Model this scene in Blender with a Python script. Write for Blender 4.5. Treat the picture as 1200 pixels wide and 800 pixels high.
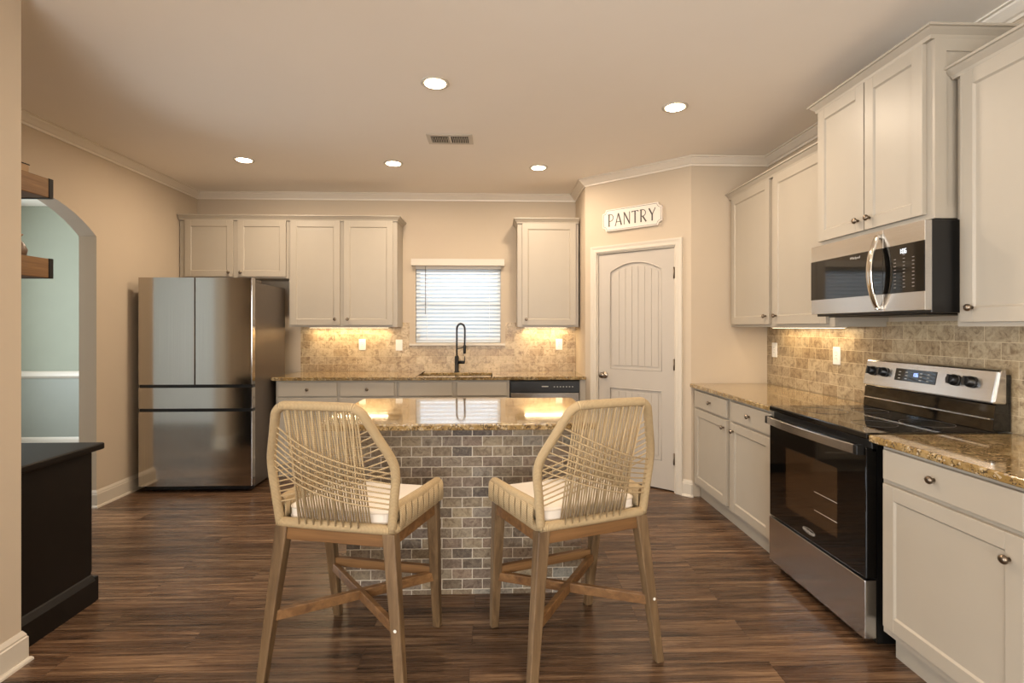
import bpy, bmesh, math, random
from mathutils import Vector, Matrix
random.seed(7)
PI = math.pi
for o in list(bpy.data.objects): bpy.data.objects.remove(o)
S = bpy.context.scene
COL = S.collection

# ------------------------------------------------------------------ camera
CH = 1.368
cam_d = bpy.data.cameras.new('camera'); cam = bpy.data.objects.new('camera', cam_d); COL.objects.link(cam)
cam.location = (0, 0, CH); cam.rotation_euler = (PI/2, 0, -0.033)
cam_d.sensor_width = 36; cam_d.lens = 36*608/1200; cam_d.shift_y = -16.5/1200
cam_d.clip_start = 0.05
S.camera = cam
# ------------------------------------------------------------------ view, world
S.view_settings.view_transform = 'Standard'; S.view_settings.look = 'None'
S.view_settings.gamma = 1; S.view_settings.use_curve_mapping = False
S.view_settings.exposure = 0.56
W = bpy.data.worlds.new('sky'); S.world = W; W.use_nodes = True
W.node_tree.nodes['Background'].inputs[0].default_value = (0.62, 0.80, 1.0, 1)
W.node_tree.nodes['Background'].inputs[1].default_value = 1.6
# ------------------------------------------------------------------ light levels (W)
P_DOWN = 11.0        # every recessed ceiling light
P_UNDER = 1.7        # every under-cabinet strip
P_REAR = 200.0  # unseen rear window daylight, tilted upward to brighten the ceiling
P_LIVING = 250.0      # guessed living-room daylight from the left, added to light the right side        
P_HALL = 88.0        # daylight in the hall beyond the arch
P_SINK = 3.2        # daylight through the sink window
P_ADDED_LAMP = 14.0  # unseen recessed lights, added to brighten the room
WARM = (1.0, 0.80, 0.60); WARMER = (1.0, 0.76, 0.45); DAY = (0.86, 0.93, 1.0)

def area(name, loc, size, power, color, rot=(0, 0, 0), sy=None, shape='RECTANGLE', spread=PI, parent=None):
    d = bpy.data.lights.new(name, 'AREA'); d.energy = power; d.color = color; d.shape = shape
    d.size = size; d.size_y = sy if sy else size; d.spread = spread
    o = bpy.data.objects.new(name, d); COL.objects.link(o); o.location = loc; o.rotation_euler = rot
    if parent: o.parent = parent
    return o
area('daylight_rear_fill', (-0.35, -3.62, 1.45), 3.4, P_REAR, (1.0, 0.97, 0.93), (PI/2+0.8, 0, 0), 2.0)
area('daylight_living_fill', (-6.72, -.9, 1.4), 1.9, P_LIVING, (0.93, 0.96, 1.0), (0, -PI/2-0.6, 0), 3.4)
area('daylight_hall', (-5.9, 4.1, 1.5), 1.9, P_HALL, (0.84, 0.93, 1.0), (0, -PI/2, 0), 1.6)
area('daylight_sink', (-0.375, 5.62, 1.62), 0.95, P_SINK, (0.80, 0.91, 1.0), (-PI/2, 0, 0), 0.9)

# ------------------------------------------------------------------ materials
def srgb(r, g, b):
    f = lambda v: (v/255/12.92) if v/255 <= .04045 else ((v/255+.055)/1.055)**2.4
    return (f(r), f(g), f(b), 1)
class NT:
    def __init__(s, name):
        s.m = bpy.data.materials.new(name); s.m.use_nodes = True; s.t = s.m.node_tree
        s.b = s.t.nodes['Principled BSDF']
    def n(s, ty, **k):
        x = s.t.nodes.new(ty)
        for a, v in k.items():
            if a.startswith('i_'):
                key = a[2:]; key = int(key) if key.isdigit() else key.replace('_', ' ')
                x.inputs[key].default_value = v
            else: setattr(x, a, v)
        return x
    def l(s, a, b): s.t.links.new(a, b)
    def ramp(s, fac, stops, interp='LINEAR'):
        r = s.n('ShaderNodeValToRGB'); cr = r.color_ramp; cr.interpolation = interp
        while len(cr.elements) > 1: cr.elements.remove(cr.elements[-1])
        cr.elements[0].position = stops[0][0]; cr.elements[0].color = stops[0][1]
        for p, c in stops[1:]:
            e = cr.elements.new(p); e.color = c
        s.l(fac, r.inputs[0]); return r.outputs[0]
    def mix(s, fac, a, b, mode='MIX'):
        x = s.n('ShaderNodeMix', data_type='RGBA', blend_type=mode)
        for sock, v in ((x.inputs[0], fac), (x.inputs[6], a), (x.inputs[7], b)):
            if isinstance(v, bpy.types.NodeSocket): s.l(v, sock)
            else: sock.default_value = v
        return x.outputs[2]
    def math(s, op, a, b=0.0):
        x = s.n('ShaderNodeMath', operation=op)
        for sock, v in ((x.inputs[0], a), (x.inputs[1], b)):
            if isinstance(v, bpy.types.NodeSocket): s.l(v, sock)
            else: sock.default_value = v
        return x.outputs[0]
    def coord(s, scale=(1, 1, 1), kind='Object', rot=(0, 0, 0)):
        c = s.n('ShaderNodeTexCoord'); m = s.n('ShaderNodeMapping'); m.inputs['Scale'].default_value = scale
        m.inputs['Rotation'].default_value = rot
        s.l(c.outputs[kind], m.inputs[0]); return m.outputs[0]
    def noise(s, vec, scale, detail=3, rough=.5, dist=0):
        x = s.n('ShaderNodeTexNoise', i_Scale=scale, i_Detail=detail, i_Roughness=rough, i_Distortion=dist)
        s.l(vec, x.inputs['Vector']); return x.outputs['Fac']
    def bump(s, h, strength, dist=.001, normal=None):
        x = s.n('ShaderNodeBump', i_Strength=strength, i_Distance=dist); s.l(h, x.inputs['Height'])
        if normal: s.l(normal, x.inputs['Normal'])
        s.l(x.outputs[0], s.b.inputs['Normal']); return x.outputs[0]
    def set(s, **k):
        for a, v in k.items():
            key = a.replace('_', ' ')
            if isinstance(v, bpy.types.NodeSocket): s.l(v, s.b.inputs[key])
            else: s.b.inputs[key].default_value = v
        return s

def plain(name, rgb, rough=.5, metal=0, bump=0, bscale=300, spec=.5, coat=0, var=.012):
    t = NT(name); v = t.coord(); nz = t.noise(v, 6, 2)
    c = srgb(*rgb); lo = tuple(x*(1-var) for x in c[:3])+(1,); hi = tuple(min(1, x*(1+var)) for x in c[:3])+(1,)
    t.set(Base_Color=t.ramp(nz, [(.3, lo), (.7, hi)]), Roughness=rough, Metallic=metal, Specular_IOR_Level=spec, Coat_Weight=coat)
    if bump: t.bump(t.noise(v, bscale, 2), bump, .0006)
    return t.m
M = {}
M['wall'] = plain('wall_paint', (193, 177, 155), .85, bump=.15, var=.006)
M['hallreflector'] = plain('hall_reflector_paint', (240, 240, 236), .8)  # unseen hall wall made paler to brighten its reflection in the fridge
M['wainscot'] = plain('hall_wainscot_paint', (144, 146, 134), .5)
M['wallhall'] = plain('hall_paint', (152, 155, 138), .85, bump=.15)
M['ceil'] = plain('ceiling_paint', (248, 240, 228), .9, bump=.15, var=.004)
M['trim'] = plain('white_trim_paint', (204, 194, 178), .4)
M['crown'] = plain('crown_paint', (230, 219, 202), .4)
M['cab'] = plain('cabinet_paint', (170, 160, 144), .42)
M['door'] = plain('door_paint', (186, 177, 165), .4)
M['gap'] = plain('dark_gap', (20, 17, 14), .8)
M['black'] = plain('black_plastic', (14, 13, 12), .35)
M['blackmatte'] = plain('matte_black_metal', (22, 22, 22), .38, metal=.4)
M['darkwood'] = plain('espresso_painted_wood', (20, 14, 9), .5, var=.15, spec=.25)
M['plate'] = plain('wall_plate_plastic', (238, 234, 224), .35)
M['nickel'] = plain('satin_nickel', (150, 138, 124), .28, metal=1)
M['bronze'] = plain('dark_nickel', (132, 118, 102), .3, metal=1)
M['chrome'] = plain('polished_steel', (205, 200, 192), .12, metal=1)
M['cushion'] = plain('cream_cushion_cloth', (232, 222, 208), .9, bump=.5, bscale=700)
M['piping'] = plain('cushion_piping_cloth', (215, 203, 186), .9, bump=.4, bscale=700)
M['underside'] = plain('dark_webbing', (60, 42, 32), .9)
M['sign'] = plain('sign_enamel', (222, 212, 200), .4)
M['ink'] = plain('sign_grey_paint', (66, 60, 54), .5)
M['hinge'] = plain('hinge_metal', (140, 128, 112), .35, metal=1)
M['vase'] = plain('patterned_vase', (120, 95, 74), .35, var=.4)
M['tan'] = plain('pale_wood', (178, 146, 108), .6)
M['mark'] = plain('printed_silver', (190, 186, 178), .4)
M['markdim'] = plain('printed_grey', (128, 122, 116), .5)
M['ring'] = plain('burner_ring_print', (46, 42, 40), .3)
M['steelsink'] = plain('sink_steel', (150, 146, 140), .3, metal=1)

def steel(name, rgb=(150, 146, 140), rough=.2, axis='z'):
    t = NT(name); sc = (240, 240, 1.2) if axis == 'z' else (1.2, 1.2, 320)
    v = t.coord(sc); nz = t.noise(v, 1.0, 3, .6)
    c = srgb(*rgb); lo = tuple(x*.93 for x in c[:3])+(1,); hi = tuple(min(1, x*1.05) for x in c[:3])+(1,)
    t.set(Base_Color=t.ramp(nz, [(.3, lo), (.7, hi)]), Metallic=1.0)
    rr = t.n('ShaderNodeMapRange'); rr.inputs['To Min'].default_value = rough*.8; rr.inputs['To Max'].default_value = rough*1.25
    t.l(nz, rr.inputs[0]); t.set(Roughness=rr.outputs[0]); t.bump(nz, .05, .0004)
    return t.m
M['steel'] = steel('brushed_steel', (168, 162, 154), .2)
M['steelh'] = steel('brushed_steel_horizontal', (205, 202, 198), .22, 'x')
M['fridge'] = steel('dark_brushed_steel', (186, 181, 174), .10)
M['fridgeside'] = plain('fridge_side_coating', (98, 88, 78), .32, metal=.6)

def glass_black(name, rough=.04, base=(10, 9, 8)):
    t = NT(name); v = t.coord(); nz = t.noise(v, 40, 2)
    t.set(Base_Color=srgb(*base), Roughness=rough, Specular_IOR_Level=.55, Coat_Weight=.15, Coat_Roughness=.03)
    rr = t.n('ShaderNodeMapRange'); rr.inputs['To Min'].default_value = rough*.8; rr.inputs['To Max'].default_value = rough*1.4
    t.l(nz, rr.inputs[0]); t.set(Roughness=rr.outputs[0]); return t.m
M['bglass'] = glass_black('black_glass')
M['oven_in'] = glass_black('oven_window_glass', .06, (58, 42, 27))

def granite():
    t = NT('speckled_granite'); v = t.coord()
    w = t.noise(v, 30, 4, .6); big = t.noise(v, 9, 3, .6, .6)
    base = t.ramp(w, [(.30, srgb(104, 82, 50)), (.43, srgb(148, 122, 80)), (.55, srgb(172, 148, 104)), (.72, srgb(196, 176, 136))])
    base = t.mix(t.ramp(big, [(.42, (0, 0, 0, 1)), (.62, (1, 1, 1, 1))]), base, srgb(140, 112, 66))
    vo = t.n('ShaderNodeTexVoronoi', i_Scale=190.0); t.l(v, vo.inputs['Vector'])
    sp = t.n('ShaderNodeSeparateColor'); t.l(vo.outputs['Color'], sp.inputs[0])
    patch = t.noise(v, 26, 3, .6)
    gate = t.math('MULTIPLY', t.ramp(sp.outputs[0], [(.60, (0, 0, 0, 1)), (.64, (1, 1, 1, 1))]), t.ramp(patch, [(.46, (0, 0, 0, 1)), (.56, (1, 1, 1, 1))]))
    c = t.mix(t.math('MULTIPLY', gate, .85), base, srgb(46, 36, 28))
    vo2 = t.n('ShaderNodeTexVoronoi', i_Scale=130.0); t.l(v, vo2.inputs['Vector'])
    sp2 = t.n('ShaderNodeSeparateColor'); t.l(vo2.outputs['Color'], sp2.inputs[0])
    c = t.mix(t.ramp(sp2.outputs[1], [(.88, (0, 0, 0, 1)), (.92, (.6, .6, .6, 1))]), c, srgb(200, 184, 156))
    c = t.mix(t.ramp(sp2.outputs[2], [(.90, (0, 0, 0, 1)), (.93, (.8, .8, .8, 1))]), c, srgb(84, 66, 50))
    t.set(Base_Color=c, Roughness=.07, Specular_IOR_Level=.75, Coat_Weight=.5, Coat_Roughness=.03)
    return t.m
M['granite'] = granite()

def tiles(name, axis, bw, bh, mortar, stops, grout, rough=.45, off=(0, 0), marb=14, marb_amt=.55, bias=0.0, bumpd=.003):
    """running-bond stone tiles in the (horizontal axis, z) plane"""
    t = NT(name); c = t.n('ShaderNodeTexCoord'); sp = t.n('ShaderNodeSeparateXYZ'); t.l(c.outputs['Object'], sp.inputs[0])
    u = t.math('ADD', sp.outputs[axis], off[0]+40*bw); w = t.math('ADD', sp.outputs[2], off[1])
    # slight tumbling of edges
    cb = t.n('ShaderNodeCombineXYZ'); 
    dn = t.n('ShaderNodeTexNoise', i_Scale=60.0, i_Detail=2.0); t.l(c.outputs['Object'], dn.inputs['Vector'])
    d = t.math('MULTIPLY', t.math('SUBTRACT', dn.outputs['Fac'], .5), mortar*1.6)
    t.l(t.math('ADD', u, d), cb.inputs[0]); t.l(t.math('ADD', w, d), cb.inputs[1])
    b = t.n('ShaderNodeTexBrick', offset=.5, i_Scale=1.0, i_Mortar_Size=mortar, i_Mortar_Smooth=.25, i_Bias=bias, i_Brick_Width=bw, i_Row_Height=bh)
    b.inputs['Color1'].default_value = (0, 0, 0, 1); b.inputs['Color2'].default_value = (1, 1, 1, 1); b.inputs['Mortar'].default_value = (.5, .5, .5, 1)
    t.l(cb.outputs[0], b.inputs['Vector'])
    col = t.ramp(b.outputs['Color'], stops)
    n1 = t.noise(c.outputs['Object'], marb, 6, .65, 1.2); n2 = t.noise(c.outputs['Object'], marb*5, 3, .6)
    dark = t.mix(1.0, col, (.40, .33, .27, 1), 'MULTIPLY'); light = t.mix(.40, col, srgb(222, 204, 172))
    col2 = t.mix(t.ramp(n1, [(.30, (1, 1, 1, 1)), (.52, (0, 0, 0, 1))]), col, dark)
    col2 = t.mix(t.math('MULTIPLY', t.ramp(n1, [(.52, (0, 0, 0, 1)), (.75, (1, 1, 1, 1))]), .8), col2, light)
    col2 = t.mix(t.math('MULTIPLY', t.ramp(n2, [(.30, (1, 1, 1, 1)), (.46, (0, 0, 0, 1))]), .45), col2, dark)
    colm = t.mix(marb_amt, col, col2)
    fin = t.mix(b.outputs['Fac'], colm, srgb(*grout))
    t.set(Base_Color=fin, Roughness=rough)
    h = t.math('SUBTRACT', t.math('MULTIPLY', n2, .25), b.outputs['Fac'])
    t.bump(h, .6, bumpd)
    return t.m
splash = [(0, srgb(166, 140, 104)), (.25, srgb(184, 160, 124)), (.5, srgb(194, 172, 136)), (.75, srgb(204, 182, 146)), (1, srgb(176, 154, 122))]
M['splash_back'] = tiles('travertine_backsplash_tile', 0, .155, .0775, .0016, splash, (206, 186, 150), .35, (0.03, .0155), 22, 1.0)
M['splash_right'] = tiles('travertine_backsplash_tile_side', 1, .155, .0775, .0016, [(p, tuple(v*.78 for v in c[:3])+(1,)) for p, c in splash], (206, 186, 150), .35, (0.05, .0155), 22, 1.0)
isl = [(0, srgb(112, 98, 86)), (.15, srgb(158, 136, 108)), (.3, srgb(180, 162, 136)), (.45, srgb(150, 130, 112)), (.6, srgb(190, 168, 134)), (.75, srgb(138, 120, 104)), (.88, srgb(170, 144, 120)), (1, srgb(168, 162, 148))]
isl = [(p, tuple(v*k for v, k in zip(c[:3], (.74, .77, .80)))+(1,)) for p, c in isl]
M['brickx'] = tiles('tumbled_stone_brick', 0, .1035, .0523, .0027, isl, (214, 204, 186), .6, (.012, .0267), 34, .85)
M['bricky'] = tiles('tumbled_stone_brick_end', 1, .1035, .0523, .0027, isl, (214, 204, 186), .6, (.0, .0267), 34, .85)

def floor_mat():
    t = NT('wood_plank_floor'); c = t.n('ShaderNodeTexCoord')
    b = t.n('ShaderNodeTexBrick', offset=.37, i_Scale=1.0, i_Mortar_Size=.0011, i_Mortar_Smooth=.2, i_Brick_Width=1.22, i_Row_Height=.152)
    b.inputs['Color1'].default_value = (0, 0, 0, 1); b.inputs['Color2'].default_value = (1, 1, 1, 1)
    mp = t.n('ShaderNodeMapping'); mp.inputs['Location'].default_value = (12.3, 10.07, 0); t.l(c.outputs['Object'], mp.inputs[0])
    t.l(mp.outputs[0], b.inputs['Vector'])
    # grain: stretched along x and shifted plank by plank
    sh = t.n('ShaderNodeVectorMath', operation='MULTIPLY_ADD'); t.l(b.outputs['Color'], sh.inputs[0])
    sh.inputs[1].default_value = (7.3, 3.1, 5.0)
    t.l(c.outputs['Object'], sh.inputs[2])
    def str_noise(sx, sy, sc, det, r, dist):
        m = t.n('ShaderNodeMapping'); m.inputs['Scale'].default_value = (sx, sy, 1); t.l(sh.outputs[0], m.inputs[0])
        return t.noise(m.outputs[0], sc, det, r, dist)
    g1 = str_noise(1.3, 26, 1.0, 6, .68, .9); g2 = str_noise(4, 150, 1.0, 4, .6, .2); g3 = str_noise(.9, 7, 1.0, 3, .5, .6)
    col = t.ramp(g1, [(.30, srgb(44, 31, 23)), (.42, srgb(78, 58, 43)), (.54, srgb(106, 82, 62)), (.68, srgb(144, 118, 92))])
    plank = t.ramp(b.outputs['Color'], [(0, (.68, .66, .64, 1)), (.5, (.9, .88, .86, 1)), (1, (1.08, 1.04, 1.0, 1))])
    col = t.mix(1, col, plank, 'MULTIPLY')
    fine = t.ramp(g2, [(.3, (.60, .56, .54, 1)), (.55, (1.05, 1.05, 1.05, 1)), (.75, (1.25, 1.22, 1.18, 1))])
    col = t.mix(.75, col, fine, 'MULTIPLY')
    soft = t.ramp(g3, [(.3, (.75, .72, .7, 1)), (.6, (1.1, 1.08, 1.05, 1))])
    col = t.mix(.8, col, soft, 'MULTIPLY')
    col = t.mix(t.math('MULTIPLY', b.outputs['Fac'], .7), col, srgb(30, 20, 14))
    rr = t.n('ShaderNodeMapRange'); rr.inputs['To Min'].default_value = .20; rr.inputs['To Max'].default_value = .36; t.l(g2, rr.inputs[0])
    t.set(Base_Color=col, Roughness=rr.outputs[0], Specular_IOR_Level=.45)
    t.bump(t.math('SUBTRACT', t.math('MULTIPLY', g2, .5), b.outputs['Fac']), .25, .0012)
    return t.m
M['floor'] = floor_mat()

def wood(name, cols, scale=(30, 30, 1.6), rough=.5):
    t = NT(name); v = t.coord(scale); n = t.noise(v, 1.0, 5, .65, .6); n2 = t.noise(t.coord(tuple(s*5 for s in scale)), 1.0, 3)
    c = t.ramp(n, [(.28, srgb(*cols[0])), (.5, srgb(*cols[1])), (.72, srgb(*cols[2]))])
    c = t.mix(.5, c, t.ramp(n2, [(.3, (.72, .7, .68, 1)), (.7, (1.1, 1.1, 1.1, 1))]), 'MULTIPLY')
    t.set(Base_Color=c, Roughness=rough); t.bump(n2, .15, .0008); return t.m
STW = [(82, 62, 40), (112, 88, 60), (138, 112, 80)]
M['stoolwood'] = wood('weathered_stool_wood', STW)
M['stoolwood_h'] = wood('weathered_stool_wood_rail', [(92, 60, 32), (124, 88, 50), (146, 108, 68)], (1.6, 30, 30))
M['shelfwood'] = wood('reclaimed_shelf_wood', [(80, 54, 24), (120, 84, 42), (142, 106, 62)], (8, 2.5, 40))

def rope(name, freq, rgb1=(196, 172, 132), rgb2=(132, 106, 70), mode='u'):
    t = NT(name); uv = t.n('ShaderNodeUVMap'); sp = t.n('ShaderNodeSeparateXYZ'); t.l(uv.outputs[0], sp.inputs[0])
    x = t.math('MULTIPLY', sp.outputs[0], freq)
    if mode == 'twist': x = t.math('ADD', x, sp.outputs[1])
    s = t.math('ABSOLUTE', t.math('SINE', t.math('MULTIPLY', x, PI)))
    nz = t.noise(t.coord(), 90, 3)
    c = t.mix(t.math('POWER', s, .6), srgb(*rgb2), srgb(*rgb1))
    c = t.mix(.35, c, t.ramp(nz, [(.3, (.8, .78, .74, 1)), (.7, (1.1, 1.1, 1.1, 1))]), 'MULTIPLY')
    t.set(Base_Color=c, Roughness=.8); t.bump(s, .8, .0015); return t.m
M['ropewrap'] = rope('wrapped_rope', 230)
M['cord'] = rope('rope_cord', 160, (200, 176, 136), (138, 112, 78), 'twist')

def emis(name, rgb, strength):
    t = NT(name); v = t.coord(); nz = t.noise(v, 5, 1)
    t.set(Base_Color=(.8, .8, .8, 1), Emission_Color=t.ramp(nz, [(0, rgb), (1, rgb)]), Emission_Strength=strength); return t.m
M['lamp'] = emis('lit_lens', (1, .84, .62, 1), 14.0)
M['strip'] = emis('lit_strip', (1, .80, .5, 1), 5.0)
M['led'] = emis('display_digits', (.75, .9, 1, 1), .8)
M['ledblue'] = emis('display_blue_digits', (.15, .3, 1, 1), 2.0)

def blind_mat():
    t = NT('blind_slat_vinyl'); v = t.coord(); nz = t.noise(v, 8, 2)
    t.set(Base_Color=t.ramp(nz, [(.3, srgb(232, 236, 236)), (.7, srgb(240, 242, 242))]), Roughness=.5)
    tr = t.n('ShaderNodeBsdfTranslucent'); tr.inputs[0].default_value = srgb(232, 240, 248)
    mx = t.n('ShaderNodeMixShader'); mx.inputs[0].default_value = .35
    t.l(t.b.outputs[0], mx.inputs[1]); t.l(tr.outputs[0], mx.inputs[2])
    t.l(mx.outputs[0], t.t.nodes['Material Output'].inputs[0]); return t.m
M['blind'] = blind_mat()
def pane():
    t = NT('window_glass'); v = t.coord(); nz = t.noise(v, 3, 1)
    t.set(Base_Color=(1, 1, 1, 1), Roughness=0.0, IOR=1.45, Transmission_Weight=1.0)
    t.l(t.ramp(nz, [(0, (.97, .99, 1, 1)), (1, (1, 1, 1, 1))]), t.b.inputs['Base Color']); return t.m
M['glass'] = pane()

# ------------------------------------------------------------------ mesh helpers
class MB:
    def __init__(s): s.v = []; s.f = []; s.uv = {}; s.sm = []
    def quad_block(s, pts, faces, smooth=False):
        b = len(s.v); s.v += [tuple(p) for p in pts]
        for f in faces: s.f.append(tuple(b+i for i in f)); s.sm.append(smooth)
        return s
    def box(s, x0, x1, y0, y1, z0, z1):
        x0, x1 = sorted((x0, x1)); y0, y1 = sorted((y0, y1)); z0, z1 = sorted((z0, z1))
        p = [(x, y, z) for z in (z0, z1) for y in (y0, y1) for x in (x0, x1)]
        return s.quad_block(p, [(0, 2, 3, 1), (4, 5, 7, 6), (0, 1, 5, 4), (1, 3, 7, 5), (3, 2, 6, 7), (2, 0, 4, 6)])
    def hexa(s, bot, top):
        """bot, top: 4 corner points each, counter-clockwise from above"""
        return s.quad_block(list(bot)+list(top), [(3, 2, 1, 0), (4, 5, 6, 7), (0, 1, 5, 4), (1, 2, 6, 5), (2, 3, 7, 6), (3, 0, 4, 7)])
    def prism(s, poly, y0, y1, plane='xz'):
        """extrude a polygon; plane xz extrudes along y, xy along z, yz along x"""
        n = len(poly)
        def P(a, b, c): return {'xz': (a, c, b), 'xy': (a, b, c), 'yz': (c, a, b)}[plane]
        pts = [P(a, b, y0) for a, b in poly]+[P(a, b, y1) for a, b in poly]
        fs = [tuple(range(n)), tuple(range(2*n-1, n-1, -1))]+[(i, n+i, n+(i+1) % n, (i+1) % n) for i in range(n)]
        return s.quad_block(pts, fs)
    def tube(s, pts, r, n=8, closed=False, flat=1.0, cap=True, up=None):
        pts = [Vector(p) for p in pts]; N = len(pts); rs = r if isinstance(r, (list, tuple)) else [r]*N
        L = 0; rings = []; base = len(s.v); prev = None
        for i, p in enumerate(pts):
            a = pts[(i-1) % N] if (closed or i > 0) else p; b = pts[(i+1) % N] if (closed or i < N-1) else p
            t = (b-a).normalized()
            if prev is None:
                ref = Vector(up) if up else (Vector((0, 0, 1)) if abs(t.z) < .9 else Vector((0, 1, 0)))
                e = t.cross(ref).normalized()
            else:
                e = (prev - t*prev.dot(t)).normalized()
            prev = e; g = t.cross(e).normalized()
            if i: L += (p-pts[i-1]).length
            for k in range(n):
                an = 2*PI*k/n; q = p + e*math.cos(an)*rs[i] + g*math.sin(an)*rs[i]*flat
                s.uv[len(s.v)] = (L, k/n); s.v.append(tuple(q))
        for i in range(N if closed else N-1):
            for k in range(n):
                a = base+i*n+k; b = base+i*n+(k+1) % n; j = ((i+1) % N)
                s.f.append((a, b, base+j*n+(k+1) % n, base+j*n+k)); s.sm.append(True)
        if cap and not closed:
            s.f.append(tuple(base+k for k in range(n-1, -1, -1))); s.sm.append(False)
            s.f.append(tuple(base+(N-1)*n+k for k in range(n))); s.sm.append(False)
        return s
    def lathe(s, prof, c=(0, 0, 0), n=24, axis='z', smooth=True):
        """prof: (radius, height) list"""
        base = len(s.v)
        for r, h in prof:
            for k in range(n):
                a = 2*PI*k/n; x, y = r*math.cos(a), r*math.sin(a)
                q = {'z': (x, y, h), 'y': (x, h, y), 'x': (h, x, y)}[axis]
                s.v.append((c[0]+q[0], c[1]+q[1], c[2]+q[2]))
        for i in range(len(prof)-1):
            for k in range(n):
                s.f.append((base+i*n+k, base+i*n+(k+1) % n, base+(i+1)*n+(k+1) % n, base+(i+1)*n+k)); s.sm.append(smooth)
        s.f.append(tuple(base+k for k in range(n-1, -1, -1))); s.sm.append(False)
        s.f.append(tuple(base+(len(prof)-1)*n+k for k in range(n))); s.sm.append(False)
        return s
    def sweep(s, path, prof, closed=False):
        """path: plan points, prof: (out, z); out is to the LEFT of travel; mitred"""
        n = len(path); m = len(prof); base = len(s.v)
        P = [Vector(p) for p in path]
        for i in range(n):
            d0 = (P[i]-P[i-1]).normalized() if i > 0 else None
            d1 = (P[i+1]-P[i]).normalized() if i < n-1 else None
            if d0 is None: d0 = d1
            if d1 is None: d1 = d0
            n0 = Vector((-d0.y, d0.x)); n1 = Vector((-d1.y, d1.x)); b = (n0+n1).normalized(); k = 1/max(.2, b.dot(n0))
            for o, z in prof: q = P[i]+b*o*k; s.v.append((q.x, q.y, z))
        for i in range(n-1):
            for j in range(m):
                a = base+i*m+j; b2 = base+i*m+(j+1) % m
                s.f.append((a, a+m, b2+m, b2)); s.sm.append(False)
        s.f.append(tuple(base+j for j in range(m))); s.sm.append(False)
        s.f.append(tuple(base+(n-1)*m+j for j in range(m-1, -1, -1))); s.sm.append(False)
        return s
    def build(s, name, mat, parent=None, bevel=0, seg=2, loc=None, rot=None, label=None, kind=None, angle=35):
        me = bpy.data.meshes.new(name); me.from_pydata(s.v, [], s.f)
        me.polygons.foreach_set('use_smooth', s.sm)
        if s.uv:
            ul = me.uv_layers.new(name='UVMap')
            for p in me.polygons:
                vs = [s.uv.get(i, (0, 0)) for i in p.vertices]
                wrap = len(vs) == 4 and max(v[1] for v in vs)-min(v[1] for v in vs) > .5
                for li, q in zip(p.loop_indices, vs): ul.data[li].uv = (q[0], q[1]+(1 if wrap and q[1] < .25 else 0))
        bm = bmesh.new(); bm.from_mesh(me); bmesh.ops.recalc_face_normals(bm, faces=bm.faces); bm.to_mesh(me); bm.free()
        me.materials.append(M[mat] if isinstance(mat, str) else mat)
        o = bpy.data.objects.new(name, me); COL.objects.link(o)
        if parent: o.parent = parent
        if loc: o.location = loc
        if rot: o.rotation_euler = rot
        if label: o['label'] = label
        if kind: o['kind'] = kind
        if bevel:
            b = o.modifiers.new('bevel', 'BEVEL'); b.width = bevel; b.segments = seg; b.limit_method = 'ANGLE'; b.angle_limit = math.radians(angle)
            b.harden_normals = False
        return o
def thing(name, label, cat, loc=(0, 0, 0), rz=0, group=None):
    o = bpy.data.objects.new(name, None); COL.objects.link(o); o.location = loc; o.rotation_euler = (0, 0, rz)
    o.empty_display_size = .1; o['label'] = label; o['category'] = cat
    if group: o['group'] = group
    return o
def tag(o, label, cat, group=None):
    o['label'] = label; o['category'] = cat
    if group: o['group'] = group
    return o
def struct(mb, name, mat, **k): return mb.build(name, mat, kind='structure', **k)
def dup(root, loc, rz, label, group=None, scale=None):
    r = root.copy(); COL.objects.link(r); r.location = loc; r.rotation_euler = (0, 0, rz); r['label'] = label
    if group: r['group'] = group
    for ch in list(root.children):
        c = ch.copy(); COL.objects.link(c); c.parent = r
        for g in list(ch.children):
            d = g.copy(); COL.objects.link(d); d.parent = c
    return r
def arc(cx, cy, r, a0, a1, n): return [(cx+r*math.cos(math.radians(a0+(a1-a0)*i/n)), cy+r*math.sin(math.radians(a0+(a1-a0)*i/n))) for i in range(n+1)]

# ------------------------------------------------------------------ room dimensions
XL, XR, YB, H = -3.03, 2.224, 5.388, 2.74
PA = Vector((0.841, 4.811)); PB = Vector((1.587, 4.149))       # pantry wall ends
YN, XN = 2.18, -1.93                                            # end and face of the near left wall
AY0, AY1, AZ = 2.80, 4.05, 2.06                                # arch opening
WX0, WX1, WZ0, WZ1 = -0.818, 0.063, 1.205, 2.0                 # sink window opening

struct(MB().box(-7, 2.6, -3.8, 6.6, -.06, 0), 'floor', 'floor')
struct(MB().box(-7, 2.6, -3.8, 6.6, H, H+.06), 'ceiling', 'ceil')
b = MB(); b.box(XL-.13, WX0, YB, YB+.14, 0, H).box(WX1, .97, YB, YB+.14, 0, H).box(WX0, WX1, YB, YB+.14, 0, WZ0).box(WX0, WX1, YB, YB+.14, WZ1, H)
struct(b, 'wall_back', 'wall')
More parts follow.
